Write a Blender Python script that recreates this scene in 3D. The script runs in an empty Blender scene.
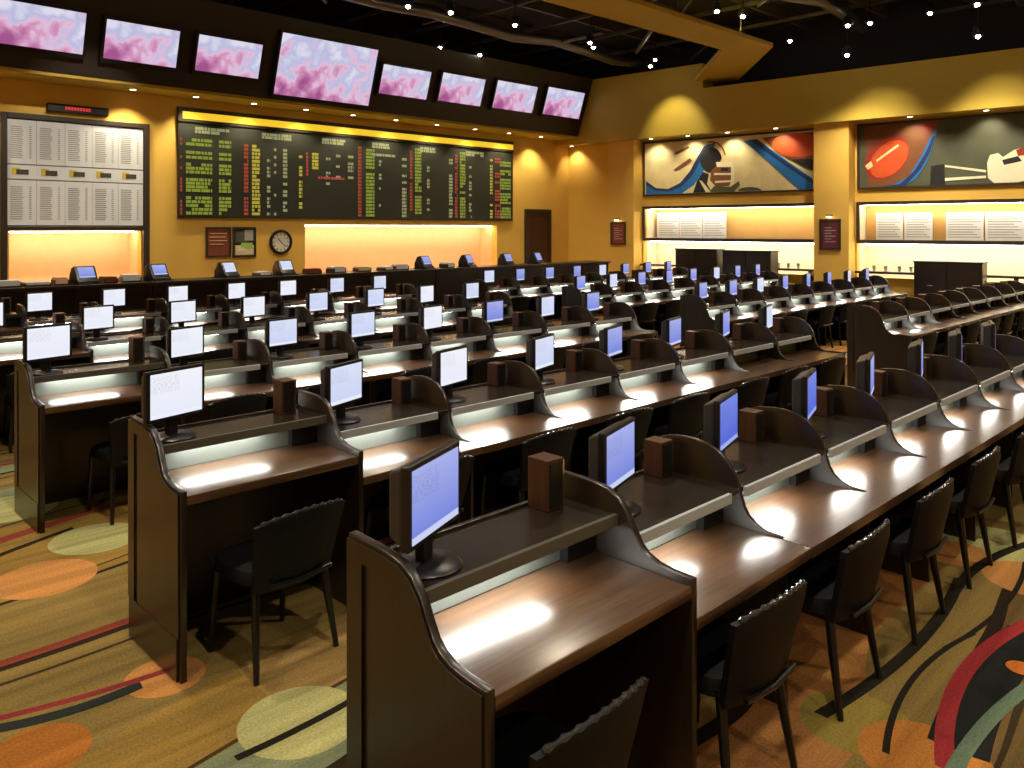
import bpy, bmesh, math, random
from mathutils import Vector, Matrix
random.seed(7)
C = bpy.context.scene.collection

# ------------------------------------------------------------------ camera
F, YAW, HOR, CH = 802.0, math.radians(45.6), 228.5, 2.05
fw = Vector((math.cos(YAW), math.sin(YAW), 0)); rt = Vector((math.sin(YAW), -math.cos(YAW), 0))
CAM = Vector((0, 0, CH))
cd = bpy.data.cameras.new('camera'); cam = bpy.data.objects.new('camera', cd); C.objects.link(cam)
cam.location = CAM; cam.rotation_euler = (math.pi/2, 0, YAW - math.pi/2)
cd.sensor_width = 36; cd.lens = F/1024*36; cd.shift_y = (HOR-384)/1024; cd.clip_end = 200
bpy.context.scene.camera = cam
vs = bpy.context.scene.view_settings
vs.view_transform = 'Standard'; vs.look = 'None'; vs.gamma = 1; vs.use_curve_mapping = False
vs.exposure = 0.0
world = bpy.data.worlds.new('world'); bpy.context.scene.world = world; world.use_nodes = True
world.node_tree.nodes['Background'].inputs[0].default_value = (0.9, 0.7, 0.45, 1)
world.node_tree.nodes['Background'].inputs[1].default_value = 0.02

def ray(px, py): return fw + rt*((px-512)/F) + Vector((0, 0, (HOR-py)/F))
def on_y(px, py, Y): r = ray(px, py); return CAM + r*(Y/r.y)
def on_z(px, py, Z): r = ray(px, py); return CAM + r*((Z-CH)/r.z)
def on_plane(px, py, P, N): r = ray(px, py); return CAM + r*((P-CAM).dot(N)/r.dot(N))

# ------------------------------------------------------------------ materials
class NT:
    def __init__(s, m): s.t = m.node_tree; s.n = s.t.nodes; s.l = s.t.links
    def add(s, typ, **k):
        n = s.n.new(typ)
        for a, b in k.items():
            if a.startswith('i_'): n.inputs[int(a[2:])].default_value = b
            else: setattr(n, a, b)
        return n
    def link(s, a, b): s.l.new(a, b)
    def math(s, op, a, b=None, c=None):
        n = s.n.new('ShaderNodeMath'); n.operation = op
        for i, v in enumerate((a, b, c)):
            if v is None: continue
            if isinstance(v, (int, float)): n.inputs[i].default_value = v
            else: s.l.new(v, n.inputs[i])
        return n.outputs[0]
    def mix(s, fac, a, b):
        n = s.n.new('ShaderNodeMix'); n.data_type = 'RGBA'
        for sock, v in ((n.inputs[0], fac), (n.inputs[6], a), (n.inputs[7], b)):
            if isinstance(v, (int, float)): sock.default_value = v
            elif isinstance(v, tuple): sock.default_value = (*v[:3], 1)
            else: s.l.new(v, sock)
        return n.outputs[2]
    def ramp(s, fac, stops, interp='LINEAR'):
        n = s.n.new('ShaderNodeValToRGB'); n.color_ramp.interpolation = interp
        e = n.color_ramp.elements
        while len(e) < len(stops): e.new(0.5)
        for i, (p, c) in enumerate(stops): e[i].position = p; e[i].color = (*c[:3], 1)
        s.l.new(fac, n.inputs[0]); return n.outputs[0]
def srgb(r, g, b):
    f = lambda c: (c/255/12.92) if c/255 <= .04045 else ((c/255+.055)/1.055)**2.4
    return (f(r), f(g), f(b))
M = {}
def mat(name, col, rough=.5, metal=0, coat=0, noise=0, nscale=6, bump=0, bscale=60, spec=.5):
    m = bpy.data.materials.new(name); m.use_nodes = True; t = NT(m); b = t.n['Principled BSDF']
    b.inputs['Roughness'].default_value = rough; b.inputs['Metallic'].default_value = metal
    b.inputs['Coat Weight'].default_value = coat; b.inputs['Coat Roughness'].default_value = .12
    b.inputs['Specular IOR Level'].default_value = spec
    b.inputs['Base Color'].default_value = (*col, 1)
    co = t.add('ShaderNodeTexCoord')
    nz = t.add('ShaderNodeTexNoise'); nz.inputs['Scale'].default_value = nscale; nz.inputs['Detail'].default_value = 5
    t.link(co.outputs['Object'], nz.inputs['Vector'])
    k = max(noise, .04)
    t.link(t.mix(nz.outputs['Fac'], tuple(c*(1-k) for c in col), tuple(min(1, c*(1+k)) for c in col)), b.inputs['Base Color'])
    if bump:
        n2 = t.add('ShaderNodeTexNoise'); n2.inputs['Scale'].default_value = bscale
        t.link(co.outputs['Object'], n2.inputs['Vector'])
        bp = t.add('ShaderNodeBump'); bp.inputs['Strength'].default_value = bump; bp.inputs['Distance'].default_value = .01
        t.link(n2.outputs['Fac'], bp.inputs['Height']); t.link(bp.outputs[0], b.inputs['Normal'])
    M[name] = m; return m
def emis(name, col, strength):
    m = bpy.data.materials.new(name); m.use_nodes = True; t = NT(m); b = t.n['Principled BSDF']
    b.inputs['Base Color'].default_value = (*[c*.3 for c in col], 1)
    b.inputs['Emission Color'].default_value = (*col, 1); b.inputs['Emission Strength'].default_value = strength
    M[name] = m; return m
def wood(name, c1, c2, rough, axis=0, coat=.5, scale=9):
    m = bpy.data.materials.new(name); m.use_nodes = True; t = NT(m); b = t.n['Principled BSDF']
    co = t.add('ShaderNodeTexCoord'); mp = t.add('ShaderNodeMapping')
    sc = [scale*6, scale*6, scale*6]; sc[axis] = scale*.35
    mp.inputs['Scale'].default_value = sc
    t.link(co.outputs['Object'], mp.inputs['Vector'])
    nz = t.add('ShaderNodeTexNoise'); nz.inputs['Scale'].default_value = 1; nz.inputs['Detail'].default_value = 8; nz.inputs['Distortion'].default_value = .6
    t.link(mp.outputs[0], nz.inputs['Vector'])
    t.link(t.ramp(nz.outputs['Fac'], [(.3, c1), (.7, c2)]), b.inputs['Base Color'])
    b.inputs['Roughness'].default_value = rough; b.inputs['Coat Weight'].default_value = coat; b.inputs['Coat Roughness'].default_value = .26
    n2 = t.add('ShaderNodeTexNoise'); n2.inputs['Scale'].default_value = 12
    t.link(co.outputs['Object'], n2.inputs['Vector'])
    bp = t.add('ShaderNodeBump'); bp.inputs['Strength'].default_value = .05; bp.inputs['Distance'].default_value = .004
    t.link(nz.outputs['Fac'], bp.inputs['Height']); t.link(bp.outputs[0], b.inputs['Normal'])
    M[name] = m; return m

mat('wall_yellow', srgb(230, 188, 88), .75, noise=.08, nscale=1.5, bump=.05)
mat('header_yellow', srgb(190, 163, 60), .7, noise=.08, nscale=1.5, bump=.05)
mat('niche_orange', srgb(255, 206, 166), .7, noise=.06)
mat('niche_cream', srgb(250, 236, 205), .7, noise=.04)
mat('alcove_tan', srgb(214, 172, 104), .7, noise=.08)
mat('black_ceiling', (.006, .006, .007), .8)
mat('joist_black', (.09, .085, .078), .45, metal=.3)
mat('duct_dark', (.16, .15, .14), .35, metal=.8)
mat('fascia', srgb(44, 34, 28), .5, noise=.1)
mat('black_plastic', (.008, .008, .009), .35)
mat('monitor_grey', (.035, .035, .04), .4)
mat('board_black', srgb(40, 44, 38), .5)
mat('frame_dark', srgb(52, 44, 36), .45)
mat('paper', srgb(226, 230, 236), .8, noise=.03)
mat('ink_grey', srgb(164, 164, 164), .8)
mat('ink_dark', srgb(70, 68, 60), .8)
mat('ink_yellow', srgb(214, 190, 70), .8)
mat('clock_face', srgb(232, 232, 225), .5)
mat('vinyl_black', (.004, .0045, .006), .55, bump=.12, bscale=120, spec=.22)
mat('leg_black', (.008, .008, .009), .3, metal=.2)
mat('lip_grey', srgb(170, 178, 186), .4)
mat('lip_dark', srgb(84, 82, 74), .3)
mat('roll_black', (.03, .03, .032), .14)
mat('riser_grey', srgb(88, 94, 90), .4)
mat('chrome', (.7, .7, .7), .18, metal=1)
mat('counter_dark', srgb(34, 24, 20), .35, noise=.15)
mat('poster_maroon', srgb(130, 62, 44), .6, noise=.4, nscale=8)
mat('poster_purple', srgb(104, 40, 62), .6, noise=.3, nscale=6)
mat('door_brown', srgb(62, 34, 20), .4, noise=.2)
mat('cream_paint', srgb(222, 208, 160), .6, noise=.25, nscale=3)
mat('blue_paint', srgb(34, 112, 190), .5, noise=.25, nscale=2)
mat('navy_paint', srgb(26, 52, 104), .5, noise=.2)
mat('orange_paint', srgb(206, 82, 36), .5, noise=.35, nscale=3)
mat('red_paint', srgb(150, 44, 30), .5, noise=.3, nscale=3)
mat('dark_paint', srgb(30, 30, 38), .5, noise=.4)
mat('grey_paint', srgb(78, 82, 66), .6, noise=.3, nscale=2)
mat('brown_paint', srgb(120, 72, 40), .6, noise=.3, nscale=3)
mat('white_paint', srgb(226, 222, 196), .6, noise=.1)
wood('wood_dark', srgb(24, 15, 9), srgb(36, 24, 15), .36, axis=2, coat=.35)
wood('wood_top', srgb(62, 42, 26), srgb(94, 66, 42), .34, axis=0, coat=.8)
wood('wood_ledge', srgb(26, 21, 16), srgb(40, 32, 25), .24, axis=0, coat=.5)
wood('wood_box', srgb(56, 30, 22), srgb(78, 46, 34), .4, axis=2, coat=.2)
emis('lamp_white', (1, .97, .88), 26)
emis('downlight', (1, .86, .6), 10)
emis('spot_glow', (1, .93, .8), 40)
emis('strip_warm', (1, .8, .5), 18)
emis('strip_white', (1, .9, .7), 22)
emis('led_green', srgb(126, 140, 50), .8)
emis('led_yellow', srgb(168, 158, 58), .8)
emis('led_red', srgb(150, 66, 48), .8)
emis('led_pale', srgb(150, 152, 110), .7)
emis('sign_yellow', srgb(250, 205, 50), .9)
emis('sign_red', srgb(220, 40, 40), .8)
def screen_mat(name, top, low, bar, st):
    m = bpy.data.materials.new(name); m.use_nodes = True; t = NT(m); b = t.n['Principled BSDF']
    co = t.add('ShaderNodeTexCoord'); sp = t.add('ShaderNodeSeparateXYZ'); t.link(co.outputs['Generated'], sp.inputs[0])
    x, z = sp.outputs[0], sp.outputs[2]
    base = t.ramp(z, [(0, low), (1, top)])
    nz = t.add('ShaderNodeTexNoise'); nz.inputs['Scale'].default_value = 22; mp = t.add('ShaderNodeMapping'); mp.inputs['Scale'].default_value = (1, 0, 4)
    t.link(co.outputs['Generated'], mp.inputs[0]); t.link(mp.outputs[0], nz.inputs['Vector'])
    txt = t.math('MULTIPLY', t.math('GREATER_THAN', nz.outputs['Fac'], .56), t.math('MULTIPLY', t.math('LESS_THAN', x, .55), t.math('MULTIPLY', t.math('GREATER_THAN', z, .55), t.math('LESS_THAN', z, .93))))
    c = t.mix(t.math('MULTIPLY', txt, .45), base, tuple(v*.45 for v in low))
    c = t.mix(t.math('LESS_THAN', z, .1), c, bar)
    b.inputs['Base Color'].default_value = (.02, .02, .02, 1); b.inputs['Roughness'].default_value = .3
    t.link(c, b.inputs['Emission Color']); b.inputs['Emission Strength'].default_value = st
    M[name] = m
screen_mat('screen_white', srgb(244, 247, 255), srgb(236, 240, 255), srgb(240, 244, 255), .95)
screen_mat('screen_pale', srgb(224, 232, 255), srgb(208, 218, 252), srgb(240, 244, 255), .92)
screen_mat('screen_blue', srgb(178, 188, 250), srgb(118, 138, 236), srgb(214, 222, 255), .85)
screen_mat('screen_deep', srgb(124, 146, 244), srgb(84, 106, 226), srgb(170, 184, 248), .85)
def tv_mat():
    m = bpy.data.materials.new('tv_picture'); m.use_nodes = True; t = NT(m); b = t.n['Principled BSDF']
    co = t.add('ShaderNodeTexCoord'); nz = t.add('ShaderNodeTexNoise'); nz.inputs['Scale'].default_value = 2.6; nz.inputs['Detail'].default_value = 7; nz.inputs['Distortion'].default_value = .3
    t.link(co.outputs['Object'], nz.inputs['Vector'])
    sp = t.add('ShaderNodeSeparateXYZ'); t.link(co.outputs['Generated'], sp.inputs[0])
    v = t.math('ADD', nz.outputs['Fac'], t.math('MULTIPLY', t.math('SUBTRACT', sp.outputs[1], .5), .28))
    c = t.ramp(v, [(.26, srgb(164, 84, 142)), (.40, srgb(212, 146, 188)), (.49, srgb(228, 194, 222)), (.58, srgb(186, 190, 226)), (.72, srgb(226, 222, 240))])
    b.inputs['Base Color'].default_value = (.02, .02, .02, 1)
    t.link(c, b.inputs['Emission Color']); b.inputs['Emission Strength'].default_value = .95
    M['tv_picture'] = m
tv_mat()

def carpet():
    m = bpy.data.materials.new('carpet'); m.use_nodes = True; t = NT(m); b = t.n['Principled BSDF']
    co = t.add('ShaderNodeTexCoord'); sp = t.add('ShaderNodeSeparateXYZ'); t.link(co.outputs['Object'], sp.inputs[0])
    X, Y = sp.outputs[0], sp.outputs[1]
    mp = t.add('ShaderNodeMapping'); mp.inputs['Scale'].default_value = (.35, .5, 1); t.link(co.outputs['Object'], mp.inputs[0])
    nz = t.add('ShaderNodeTexNoise'); nz.inputs['Scale'].default_value = 1; nz.inputs['Detail'].default_value = 1; t.link(mp.outputs[0], nz.inputs['Vector'])
    yw = t.math('ADD', Y, t.math('MULTIPLY', t.math('SUBTRACT', nz.outputs['Fac'], .5), 1.1))
    yw = t.math('SUBTRACT', yw, t.math('MULTIPLY', X, .06))
    def cells(freq, seed):
        c = t.math('FLOOR', t.math('MULTIPLY', yw, freq))
        xs = t.math('FLOOR', t.math('ADD', t.math('MULTIPLY', X, .33), t.math('MULTIPLY', t.math('SINE', t.math('MULTIPLY', c, 2.39)), 3)))
        cb = t.add('ShaderNodeCombineXYZ'); t.link(c, cb.inputs[0]); t.link(xs, cb.inputs[1]); cb.inputs[2].default_value = seed
        w = t.add('ShaderNodeTexWhiteNoise'); w.noise_dimensions = '3D'; t.link(cb.outputs[0], w.inputs['Vector']); return w.outputs['Value']
    olive, tan, brown, orange, sage, red = srgb(138, 116, 66), srgb(164, 134, 82), srgb(114, 92, 54), srgb(180, 124, 72), srgb(130, 138, 108), srgb(142, 66, 50)
    col = t.ramp(cells(2.4, 3), [(0, olive), (.26, tan), (.46, brown), (.6, srgb(150, 120, 60)), (.74, orange), (.9, sage)], 'CONSTANT')
    # narrow stripes
    fr = t.math('FRACT', t.math('MULTIPLY', yw, 1.2)); fr2 = t.math('FRACT', t.math('ADD', t.math('MULTIPLY', yw, .9), .37)); fr3 = t.math('FRACT', t.math('ADD', t.math('MULTIPLY', yw, .55), .7))
    col = t.mix(t.math('LESS_THAN', fr3, .05), col, red)
    dk = t.math('MULTIPLY', t.math('LESS_THAN', fr, .055), t.math('GREATER_THAN', cells(1.2, 5), .3))
    col = t.mix(dk, col, srgb(46, 36, 26))
    col = t.mix(t.math('MULTIPLY', t.math('LESS_THAN', fr2, .022), .9), col, srgb(52, 42, 30))
    def disc(c0, px, py, rpx, colr, ry=None, line=None):
        p = on_z(px, py, 0); d = (p-CAM).dot(fw); r = rpx*d/F
        if ry is None: ry = r
        dx = t.math('DIVIDE', t.math('SUBTRACT', X, p.x), r); dy = t.math('DIVIDE', t.math('SUBTRACT', Y, p.y), ry)
        q = t.math('ADD', t.math('MULTIPLY', dx, dx), t.math('MULTIPLY', dy, dy))
        return t.mix(t.math('LESS_THAN', q, 1), c0, colr)
    org = srgb(196, 138, 78); pale = srgb(182, 180, 122)
    # scattered discs elsewhere
    vo = t.add('ShaderNodeTexVoronoi'); vo.inputs['Scale'].default_value = .62; vo.voronoi_dimensions = '2D'; t.link(co.outputs['Object'], vo.inputs['Vector'])
    far = t.math('GREATER_THAN', t.math('ADD', X, Y), 6.6)
    dm = t.math('MULTIPLY', t.math('LESS_THAN', vo.outputs['Distance'], .2), far)
    sepc = t.add('ShaderNodeSeparateColor'); t.link(vo.outputs['Color'], sepc.inputs[0])
    col = t.mix(dm, col, t.mix(t.math('GREATER_THAN', sepc.outputs[0], .5), org, pale))
    for a in ((45, 578, 47, org), (165, 676, 38, org), (38, 752, 48, srgb(178, 112, 48)), (300, 720, 60, pale), (96, 538, 42, pale),
              (822, 662, 36, org), (955, 553, 34, org), (857, 722, 54, srgb(150, 132, 66)), (925, 758, 62, srgb(192, 126, 60)), (1035, 580, 46, org)):
        col = disc(col, *a)
    # curving ribbon at the aisle: ring bands
    def ring(c0, pts, w, colr, lim=None):
        # circle through three floor points
        (x1, y1), (x2, y2), (x3, y3) = [tuple(on_z(px, py, 0)[:2]) for px, py in pts]
        dd = 2*(x1*(y2-y3)+x2*(y3-y1)+x3*(y1-y2))
        ux = ((x1*x1+y1*y1)*(y2-y3)+(x2*x2+y2*y2)*(y3-y1)+(x3*x3+y3*y3)*(y1-y2))/dd
        uy = ((x1*x1+y1*y1)*(x3-x2)+(x2*x2+y2*y2)*(x1-x3)+(x3*x3+y3*y3)*(x2-x1))/dd
        R = math.hypot(x1-ux, y1-uy)
        dx = t.math('SUBTRACT', X, ux); dy = t.math('SUBTRACT', Y, uy)
        dist = t.math('SQRT', t.math('ADD', t.math('MULTIPLY', dx, dx), t.math('MULTIPLY', dy, dy)))
        k = t.math('LESS_THAN', t.math('ABSOLUTE', t.math('SUBTRACT', dist, R)), w)
        mx, my = (x1+x3)/2, (y1+y3)/2; L = math.hypot(x1-x3, y1-y3)*.62
        ex = t.math('SUBTRACT', X, mx); ey = t.math('SUBTRACT', Y, my)
        k = t.math('MULTIPLY', k, t.math('LESS_THAN', t.math('ADD', t.math('MULTIPLY', ex, ex), t.math('MULTIPLY', ey, ey)), L*L))
        return t.mix(k, c0, colr)
    dark = srgb(40, 36, 28)
    col = ring(col, [(1024, 640), (985, 685), (962, 735)], .11, srgb(34, 36, 36))
    col = ring(col, [(1018, 628), (968, 668), (944, 745)], .035, srgb(160, 52, 56))
    col = ring(col, [(1024, 690), (985, 725), (955, 768)], .03, srgb(104, 124, 104))
    col = ring(col, [(845, 700), (905, 655), (955, 590)], .03, dark)
    col = ring(col, [(955, 590), (985, 562), (1024, 545)], .03, dark)
    col = ring(col, [(888, 735), (905, 690), (960, 640)], .014, dark)
    col = ring(col, [(960, 640), (1000, 610), (1024, 570)], .014, dark)
    col = disc(col, 1022, 668, 14, srgb(214, 120, 50))
    col = ring(col, [(0, 728), (60, 714), (128, 690)], .035, srgb(44, 48, 46))
    col = ring(col, [(0, 718), (70, 700), (150, 676)], .022, srgb(140, 54, 56))
    col = ring(col, [(250, 752), (300, 728), (352, 700)], .02, dark)
    # woven streaks along the bands
    m2 = t.add('ShaderNodeMapping'); m2.inputs['Scale'].default_value = (.5, 9, 1); t.link(co.outputs['Object'], m2.inputs[0])
    n2 = t.add('ShaderNodeTexNoise'); n2.inputs['Scale'].default_value = 1; n2.inputs['Detail'].default_value = 3; t.link(m2.outputs[0], n2.inputs['Vector'])
    m3 = t.add('ShaderNodeMix'); m3.data_type = 'RGBA'; m3.blend_type = 'MULTIPLY'; m3.inputs[0].default_value = 1
    t.link(col, m3.inputs[6]); t.link(t.ramp(n2.outputs['Fac'], [(.32, (.58, .6, .62)), (.68, (1, .98, .95))]), m3.inputs[7]); col = m3.outputs[2]
    # pile speckle
    n3 = t.add('ShaderNodeTexNoise'); n3.inputs['Scale'].default_value = 90; n3.inputs['Detail'].default_value = 3; t.link(co.outputs['Object'], n3.inputs['Vector'])
    mx = t.add('ShaderNodeMix'); mx.data_type = 'RGBA'; mx.blend_type = 'MULTIPLY'; mx.inputs[0].default_value = .5
    t.link(col, mx.inputs[6]); t.link(t.ramp(n3.outputs['Fac'], [(.3, (.45, .45, .45)), (.7, (1.3, 1.3, 1.3))]), mx.inputs[7])
    t.link(mx.outputs[2], b.inputs['Base Color']); b.inputs['Roughness'].default_value = .95; b.inputs['Specular IOR Level'].default_value = .1
    bp = t.add('ShaderNodeBump'); bp.inputs['Strength'].default_value = .3; bp.inputs['Distance'].default_value = .01
    t.link(n3.outputs['Fac'], bp.inputs['Height']); t.link(bp.outputs[0], b.inputs['Normal'])
    M['carpet'] = m
carpet()

# ------------------------------------------------------------------ mesh helpers
class MB:
    def __init__(s): s.v = []; s.f = []
    def add(s, vs, fs):
        o = len(s.v); s.v += [tuple(v) for v in vs]; s.f += [tuple(i+o for i in f) for f in fs]; return s
    def box(s, x0, x1, y0, y1, z0, z1, mtx=None):
        v = [Vector(p) for p in ((x0,y0,z0),(x1,y0,z0),(x1,y1,z0),(x0,y1,z0),(x0,y0,z1),(x1,y0,z1),(x1,y1,z1),(x0,y1,z1))]
        if mtx: v = [mtx @ p for p in v]
        return s.add(v, [(0,3,2,1),(4,5,6,7),(0,1,5,4),(1,2,6,5),(2,3,7,6),(3,0,4,7)])
    def prism(s, pts, a, b, fn):
        """polygon pts extruded from a to b; fn(u, v, w) -> world"""
        n = len(pts)
        return s.add([fn(u, v, a) for u, v in pts]+[fn(u, v, b) for u, v in pts],
                     [tuple(range(n))[::-1], tuple(range(n, 2*n))]+[(i, (i+1) % n, n+(i+1) % n, n+i) for i in range(n)])
    def tube(s, path, rad, n=8, cap=True):
        path = [Vector(p) for p in path]; R = rad if isinstance(rad, (list, tuple)) else [rad]*len(path)
        vs = []; fs = []
        for i, p in enumerate(path):
            d = (path[min(i+1, len(path)-1)]-path[max(i-1, 0)]).normalized()
            a = d.cross(Vector((0, 0, 1)));
            if a.length < 1e-3: a = d.cross(Vector((1, 0, 0)))
            a.normalize(); b = d.cross(a)
            for k in range(n): vs.append(p+(a*math.cos(2*math.pi*k/n)+b*math.sin(2*math.pi*k/n))*R[i])
        for i in range(len(path)-1):
            for k in range(n): fs.append((i*n+k, i*n+(k+1) % n, (i+1)*n+(k+1) % n, (i+1)*n+k))
        if cap: fs += [tuple(range(n))[::-1], tuple(range((len(path)-1)*n, len(path)*n))]
        return s.add(vs, fs)
    def lathe(s, prof, n=20, mtx=None):
        vs = []; fs = []
        for r, z in prof:
            for k in range(n):
                p = Vector((r*math.cos(2*math.pi*k/n), r*math.sin(2*math.pi*k/n), z)); vs.append(mtx @ p if mtx else p)
        for i in range(len(prof)-1):
            for k in range(n): fs.append((i*n+k, i*n+(k+1) % n, (i+1)*n+(k+1) % n, (i+1)*n+k))
        fs += [tuple(range(n))[::-1], tuple(range((len(prof)-1)*n, len(prof)*n))]
        return s.add(vs, fs)
    def build(s, name, material, parent=None, bevel=0, smooth=False, seg=2, kind=None, label=None):
        me = bpy.data.meshes.new(name); me.from_pydata(s.v, [], s.f)
        bm = bmesh.new(); bm.from_mesh(me)
        bmesh.ops.recalc_face_normals(bm, faces=bm.faces)
        if bevel:
            es = [e for e in bm.edges if len(e.link_faces) == 2 and e.calc_face_angle(0) > .6]
            bmesh.ops.bevel(bm, geom=es, offset=bevel, segments=seg, profile=.5, affect='EDGES')
        bm.to_mesh(me); bm.free()
        if smooth:
            for p in me.polygons: p.use_smooth = True
            try: me.set_sharp_from_angle(angle=.7)
            except Exception: pass
        me.materials.append(M[material] if isinstance(material, str) else material)
        o = bpy.data.objects.new(name, me); C.objects.link(o)
        if parent: o.parent = parent
        if kind: o['kind'] = kind
        if label: o['label'] = label
        return o
def empty(name, loc=(0, 0, 0), rz=0):
    o = bpy.data.objects.new(name, None); C.objects.link(o); o.location = loc; o.rotation_euler = (0, 0, rz); o.empty_display_size = .1; return o
def tag(o, label, cat, group=None):
    o['label'] = label; o['category'] = cat
    if group: o['group'] = group
    return o
def copy_tree(o, parent=None):
    c = o.copy(); C.objects.link(c); c.parent = parent
    for ch in list(o.children): copy_tree(ch, c)
    return c
def light(name, typ, loc, power, color, parent=None, aim=None, size=.1, angle=2.4, blend=.6):
    d = bpy.data.lights.new(name, typ); d.energy = power; d.color = color
    if typ == 'SPOT': d.spot_size = angle; d.spot_blend = blend; d.shadow_soft_size = size
    if typ == 'POINT': d.shadow_soft_size = size
    o = bpy.data.objects.new(name, d); C.objects.link(o); o.location = loc
    if aim is not None: o.rotation_euler = (Vector(aim)-Vector(loc)).to_track_quat('-Z', 'Y').to_euler()
    if parent: o.parent = parent; o.matrix_parent_inverse = Matrix.Identity(4)
    return o
ORD = ['first', 'second', 'third', 'fourth', 'fifth', 'sixth', 'seventh', 'eighth', 'ninth', 'tenth', 'eleventh', 'twelfth', 'thirteenth', 'fourteenth']

# ------------------------------------------------------------------ room shell
YB = 16.5; ZC = 7.2
P0 = Vector((18.6, YB, 0)); SD = Vector((.075, -.9972, 0)); ND = Vector((-.9972, -.075, 0))   # right wall: start, along, into the room
def W(s, n, z): return P0 + SD*s + ND*n + Vector((0, 0, z))
def wbox(mb, s0, s1, n0, n1, z0, z1):
    v = [W(s, n, z) for s, n, z in ((s0,n0,z0),(s1,n0,z0),(s1,n1,z0),(s0,n1,z0),(s0,n0,z1),(s1,n0,z1),(s1,n1,z1),(s0,n1,z1))]
    return mb.add(v, [(0,3,2,1),(4,5,6,7),(0,1,5,4),(1,2,6,5),(2,3,7,6),(3,0,4,7)])
XL, YF = -5.0, -6.0
MB().add([(XL-.3, YF-.3, 0), (21.8, YF-.3, 0), (21.8, YB+1, 0), (XL-.3, YB+1, 0)], [(0, 1, 2, 3)]).build('floor', 'carpet', kind='structure')
ceil = MB().box(XL-.2, 21.7, YF-.2, YB+.2, ZC, ZC+.15).build('ceiling', 'black_ceiling', kind='structure')
NA = (on_y(9, 250, YB).x, on_y(141, 250, YB).x, .85, 2.0)
NB = (on_y(305, 250, YB).x, on_y(497, 250, YB).x, .85, 2.13)
wb = MB()
xs = [XL, NA[0], NA[1], NB[0], NB[1], 18.9]
for a, b in ((xs[0], xs[1]), (xs[2], xs[3]), (xs[4], xs[5])): wb.box(a, b, YB, YB+.2, 0, 6.0)
for a, b, z0, z1 in (NA, NB): wb.box(a, b, YB, YB+.2, 0, z0).box(a, b, YB, YB+.2, z1, 6.0)
wb.build('wall_back', 'wall_yellow', kind='structure')
MB().box(XL, 18.9, YB, YB+.2, 6.0, ZC).build('wall_back_upper', 'black_ceiling', kind='structure')
for i, (a, b, z0, z1) in enumerate((NA, NB)):
    nb = MB().box(a-.05, b+.05, YB+.7, YB+.75, z0-.1, z1+.1).box(a-.05, a, YB+.2, YB+.7, z0-.1, z1+.1).box(b, b+.05, YB+.2, YB+.7, z0-.1, z1+.1)
    nb.box(a-.05, b+.05, YB+.2, YB+.75, z1+.02, z1+.1).box(a-.05, b+.05, YB+.2, YB+.75, z0-.1, z0)
    n = nb.build('wall_back_alcove', 'niche_orange', kind='structure')
    MB().box(a+.05, b-.05, YB+.22, YB+.32, z1-.03, z1+.015).build('strip_lamp', 'strip_warm', n)
MB().box(XL-.2, XL, YF, YB+.2, 0, ZC).build('wall_left', 'wall_yellow', kind='structure')
MB().box(XL-.2, 21.6, YF-.2, YF, 0, ZC).build('wall_front', 'wall_yellow', kind='structure')
# right wall with lit bays
S1, S2, S3, S4, SE = 2.70, 7.72, 8.62, 15.2, 22.8
wr = MB()
ZH = 5.6
wbox(wr, -.3, S1, -.2, 0, 0, ZH); wbox(wr, S2, S3, -.2, 0, 0, ZH); wbox(wr, S4, SE, -.2, 0, 0, ZH)
for a, b in ((S1, S2), (S3, S4)): wbox(wr, a, b, -.2, 0, 0, .9); wbox(wr, a, b, -.2, 0, 2.66, ZH)
wr.build('wall_right', 'wall_yellow', kind='structure')
wu = MB(); wbox(wu, -.3, SE, -.2, 0, ZH, ZC); wu.build('wall_right_upper', 'black_ceiling', kind='structure')
for a, b in ((S1, S2), (S3, S4)):
    nb = MB(); wbox(nb, a-.05, b+.05, -.75, -.7, .8, 2.76); wbox(nb, a-.05, a, -.7, -.2, .8, 2.76); wbox(nb, b, b+.05, -.7, -.2, .8, 2.76)
    wbox(nb, a-.05, b+.05, -.75, -.2, 2.68, 2.76); wbox(nb, a-.05, b+.05, -.75, -.2, .8, .9)
    n = nb.build('wall_right_alcove', 'niche_cream', kind='structure')
    sh = MB(); wbox(sh, a, b, -.68, .05, 1.70, 1.78); sh.build('shelf', 'frame_dark', n)
    fr = MB(); wbox(fr, a, b, 0, .06, 2.60, 2.68); wbox(fr, a, a+.07, 0, .06, 1.78, 2.60); fr.build('alcove_frame', 'frame_dark', n)
    bk_ = MB(); wbox(bk_, a+.02, b-.02, -.698, -.66, 1.785, 2.66); bk_.build('tan_backing', 'alcove_tan', n)
    for z in (2.64, 1.69):
        l = MB(); wbox(l, a+.1, b-.1, -.32, -.22, z-.04, z-.005); l.build('strip_lamp', 'strip_white', n)
for i, (a, b) in enumerate(((1.78, 2.66), (7.76, 8.58), (15.3, 16.1))):
    p = MB(); wbox(p, a, b, 0, .45, 0, 4.6); p.build('wall_right_pilaster', 'wall_yellow', kind='structure')
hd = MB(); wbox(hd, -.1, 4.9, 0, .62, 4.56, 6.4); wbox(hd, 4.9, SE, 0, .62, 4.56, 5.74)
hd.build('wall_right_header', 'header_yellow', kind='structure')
# skirting
MB().box(XL, 18.5, YB-.03, YB, 0, .14).build('baseboard_back', 'frame_dark', kind='structure')
bs = MB(); wbox(bs, .05, 1.75, 0, .03, 0, .14); wbox(bs, 2.7, 7.74, 0, .03, 0, .14); wbox(bs, 8.6, 15.28, 0, .03, 0, .14)
bs.build('baseboard_right', 'frame_dark', kind='structure')

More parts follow.
